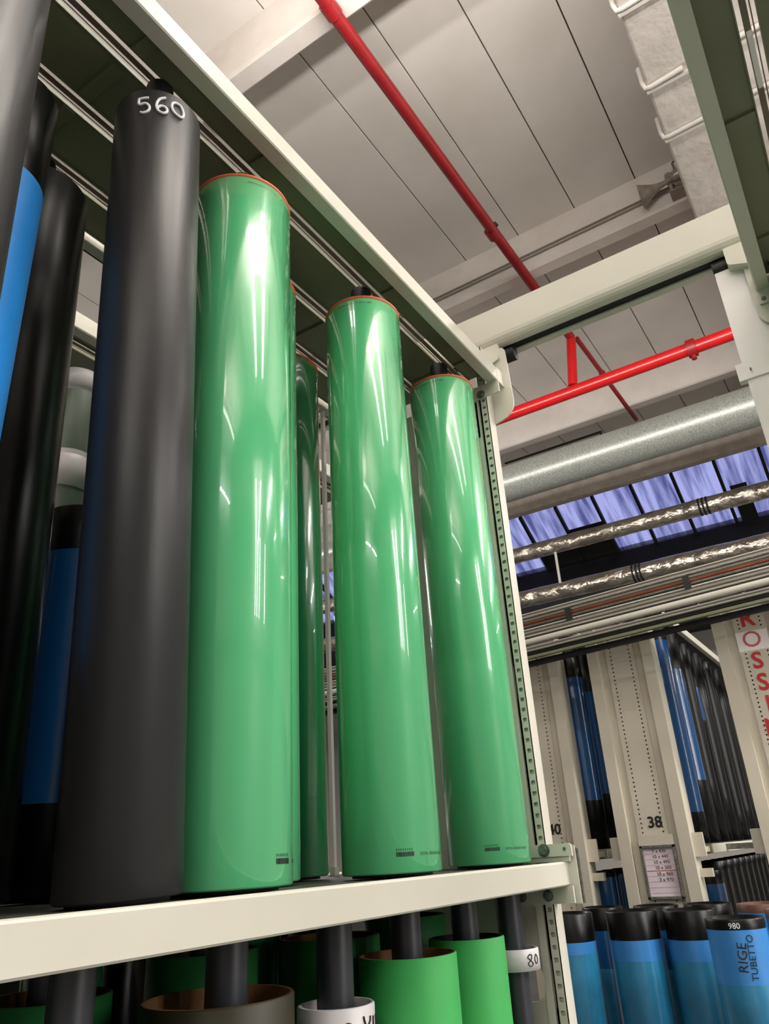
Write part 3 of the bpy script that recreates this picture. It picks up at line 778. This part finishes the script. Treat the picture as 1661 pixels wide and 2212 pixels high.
def far_sleeve(label, x, y, r, z0, z1, lo, hi, group, m=BLUE):
    o = thing('printing_sleeve', label, 'sleeve', (x, y, z0), group)
    h = z1 - z0
    if lo: MB().lathe([(0, 0), (r, 0), (r, lo)], n=40).build('end_band', BLACKG, o, local=True)
    MB().lathe([(0, lo)] * (lo == 0) + [(r, lo), (r, h - hi)], n=40).build('body', m, o, local=True)
    if hi: MB().lathe([(r, h - hi), (r, h - .005), (r - .005, h), (r * .85, h), (r * .85, h - .05), (0, h - .05)], n=40).build('end_band', BLACKG, o, local=True)
    return o
rn = random.Random(5)
ordn += ['eleventh', 'twelfth', 'thirteenth', 'fourteenth']
for k in range(14):  # rear of the row lengthened with black sleeves as dark fill
    r = 0.118 if k < 2 else 0.10
    far_sleeve('%s sleeve from the front in the row right of column 38, above its shelf' % ordn[k], 7.15 + 0.27 * k, 1.60 - 0.02 * (k % 2), r, ZBOT, 1.79, (0.24, 0.50, 0.3, 0.5, 1.1, 0.4, 0.9)[k % 7], (0.12, 0.35, 0.5, 0.3, 0.4, 0.6, 0.3)[k % 7], 'sleeves right of column 38', BLUE if k in (0, 1, 4) else BLACKG)
for k in range(4):
    far_sleeve('%s sleeve from the front in the gap between columns 40 and 38, above the shelf' % ordn[k], 7.12 + 0.30 * k, 2.435 - .02 * (k % 2), 0.118, ZBOT, 1.79, 0.40 + .06 * (k % 2), 0.33 + .1 * k, 'sleeves between columns 40 and 38', BLUE)
for k in range(12):  # rear black sleeves added to keep the bay dark below the shelf
    far_sleeve('%s lower sleeve from the front right of column 38, below its shelf' % ordn[k], 7.2 + 0.29 * k, 1.58, 0.125, FL, -0.24 + .06 * min(k, 1), 0.1, 0.10, 'lower sleeves right of column 38', BLUE if k == 0 else BLACKG)
for k in range(3):
    far_sleeve('%s lower sleeve from the front between columns 40 and 38, below the shelf' % ordn[k], 7.12 + 0.3 * k, 2.42, 0.105, FL, -0.21, 0.1, 0.05, 'lower sleeves between columns 40 and 38', BLUE)
tag(MB().box(7.5, 7.55, 1.05, 1.44, -.10, -.055).build('tie_bar', STEEL), 'shiny steel bar crossing the dark gap between the 38 and red lettered columns', 'bar')

# sleeves standing on the floor before the far racks
GF = 'blue sleeves standing before the far racks'
def fsl(label, x, y, r, zt_, band, m=BLUEF, rim=None, film=None):
    o = thing('printing_sleeve', label, 'sleeve', (x, y, FL), GF)
    h = zt_ - FL
    f0 = h - band - (film or 0.24)
    MB().lathe([(r - .01, 0), (r, 0), (r, f0)], n=56).build('film_wrap', TURQ, o, local=True)
    MB().lathe([(r, f0), (r, h - band)], n=56).build('body', m, o, local=True)
    MB().lathe([(r, h - band), (r, h - .006), (r - .004, h), (r - .022, h), (r - .022, h - .3)], n=56).build('end_band', rim or BLACKG, o, local=True)
    MB().lathe([(r - .022, h - .05), (0, h - .05)], n=40).build('liner', RUBBER, o, local=True)
    return o
fsl('blue sleeve with black top next to the rack post at the bottom', 5.71, 2.245, 0.173, -0.425, 0.17, film=0.07)
fsl('blue sleeve with black top below the gap between columns 40 and 38', 5.86, 1.838, 0.174, -0.425, 0.17, film=0.12)
fsl('blue sleeve with black top directly below the framed list', 5.93, 1.46, 0.175, -0.43, 0.17, film=0.12)
b4 = fsl('blue sleeve with white number 980 on its narrow black top', 5.33, 1.066, 0.165, -0.432, 0.055, film=0.27)
fsl('dark blue sleeve behind and between the two leftmost floor sleeves', 6.30, 2.19, 0.15, -0.43, 0.15, m=BLUE)
fsl('dark topped sleeve behind the one below the gap', 6.28, 1.78, 0.16, -0.425, 0.15, m=BLUE)
fsl('dark topped sleeve behind the one below the framed list', 6.30, 1.42, 0.16, -0.42, 0.15, m=BLUE)
fsl('blue sleeve with brown open top at the right edge of the photo', 5.72, 0.79, 0.165, -0.42, 0.05, rim=BROWNR)
fsl('sleeve with brown open top behind the one marked 980', 6.20, 1.04, 0.165, -0.42, 0.05, rim=BROWNR)
a4 = ang_to_cam(5.33, 1.066)
text_on_cyl('980', 0.042, 0.165, a4 - .05, (-0.432 - FL) - 0.034, WHITEL, b4, 'marker_number')
rs = random.Random(11)
zz0 = (-0.432 - FL)
text_on_cyl('RIGE', 0.072, 0.165, a4 + 0.02, zz0 - 0.19, BLACKL, b4, 'handwriting', rot=1.45, lift=0.003)
text_on_cyl('TUBETTO', 0.052, 0.165, a4 + 0.33, zz0 - 0.19, BLACKL, b4, 'handwriting', rot=1.5, lift=0.003)

# guide rails over the far racks ------------------------------------------
t = thing('overhead_rail_frame', 'bundle of cream rails crossing just above the far racks', 'rails', (6.3, 2.45, 1.5))
def railbox(z0, z1, x0_, x1_, m, nm, bev=0.004): MB().box(x0_, x1_, -1.2, 9, z0, z1).build(nm, m, t, bev)
railbox(1.90, 1.985, 6.42, 6.52, CREAM, 'rail')
railbox(1.86, 1.885, 6.40, 6.44, CREAM, 'rail', 0.002)
MB().tube([(6.36, -1.2, 1.862), (6.36, 9, 1.862)], 0.012, 12).build('copper_line', COPPER, t)
MB().tube([(6.36, -1.2, 1.838), (6.36, 9, 1.838)], 0.008, 10).build('steel_line', STEEL, t)
railbox(1.745, 1.82, 6.36, 6.44, CREAM, 'rail')
railbox(1.722, 1.735, 6.35, 6.38, DARK, 'rail_gap', 0)
MB().tube([(6.30, -1.2, 1.682), (6.30, 9, 1.682)], 0.028, 16).build('round_rail', CREAM, t)
railbox(1.602, 1.64, 6.30, 6.36, CREAM, 'rail')
railbox(1.575, 1.598, 6.33, 6.40, DARK, 'rail_gap', 0)
railbox(1.54, 1.566, 6.32, 6.36, DECK, 'rail')
railbox(1.498, 1.54, 6.40, 6.46, DARK, 'rear_channel', 0)
t.rotation_euler.x = -0.047
for q, (zz_, xx_) in enumerate([(1.968, 6.41), (1.935, 6.41), (1.905, 6.40), (1.80, 6.35), (1.772, 6.35), (1.655, 6.29), (1.622, 6.29)]):
    MB().tube([(xx_, -1.2, zz_), (xx_, 9, zz_)], 0.006 + .002 * (q % 3), 8).build('rail_line', (GREYC, STEEL)[q % 2], t)
for yb in (2.05, 1.02, 0.2, 3.2): MB().box(6.33, 6.40, yb, yb + .05, 1.80, 1.90).build('rail_clamp', RUBBER, t)

# ------------------------------------------------------------------ light
def area(x, y, z, sx, sy, power, d, col=(1, 0.962, 0.915), spread=180):
    L_ = bpy.data.lights.new('area_light', 'AREA'); L_.shape = 'RECTANGLE'; L_.size = sx * S; L_.size_y = sy * S
    L_.energy = power; L_.color = col; L_.spread = math.radians(spread)
    o = bpy.data.objects.new('area_light', L_); COL.objects.link(o); o.location = W((x, y, z))
    o.rotation_mode = 'QUATERNION'; o.rotation_quaternion = Vector(d).to_track_quat('-Z', 'Y')
    return o
def row(x, y, z, ln, up, dn):
    a = area(x, y, z, 0.24, ln, dn, (0, 0, -1)); b = area(x, y, z + .03, 0.16, ln, up, (0, 0, 1))
ZL = 0.75 * H
row(0.30 * H, -0.2, ZL * .93, 4.4, 110, 20)
row(0.155 * H, -0.2, ZL * .93, 4.4, 110, 20)
row(-0.55 * H, -1.5, ZL, 6, 200, 30)
area(5.5, 2.6, 4.38, 9.5, 0.16, 95, (1, 0, -0.14), spread=110)  # light added behind the cross beam to brighten duct and foil pipes
row(-1.3 * H, -2, ZL, 9, 110, 560)
row(0.7, -13, ZL, 10, 120, 330)
row(2.3, -13, ZL, 10, 120, 330)
# light rows added out of view to brighten the far pipes, duct and racks
row(5.2, -5.6, 0.66 * H, 7, 150, 420)
row(9.6, -6.2, 0.66 * H, 7, 170, 420)
row(15.5, -9, 0.6 * H, 8, 90, 200)
row(6.2, 11, 0.62 * H, 7, 60, 240)
row(10.5, 12, 0.62 * H, 8, 60, 240)
# tall light strips added unseen at the right for streaks on the sleeves
for xx, w in ((0.8, 0.2), (1.9, 0.35), (3.2, 0.2), (6.5, 0.3)):
    area(xx, -16, 2.5, w * .7, 4.6, 85, (0, 1, 0), (1, 0.97, 0.94))

wd = bpy.data.worlds.new('dusk'); sc.world = wd; wd.use_nodes = True
bg = wd.node_tree.nodes['Background']; bg.inputs[0].default_value = (0.42, 0.44, 0.82, 1); bg.inputs[1].default_value = 0.9

sc.view_settings.view_transform = 'Standard'; sc.view_settings.look = 'None'
sc.view_settings.exposure = 0.28; sc.view_settings.gamma = 1.0; sc.view_settings.use_curve_mapping = False
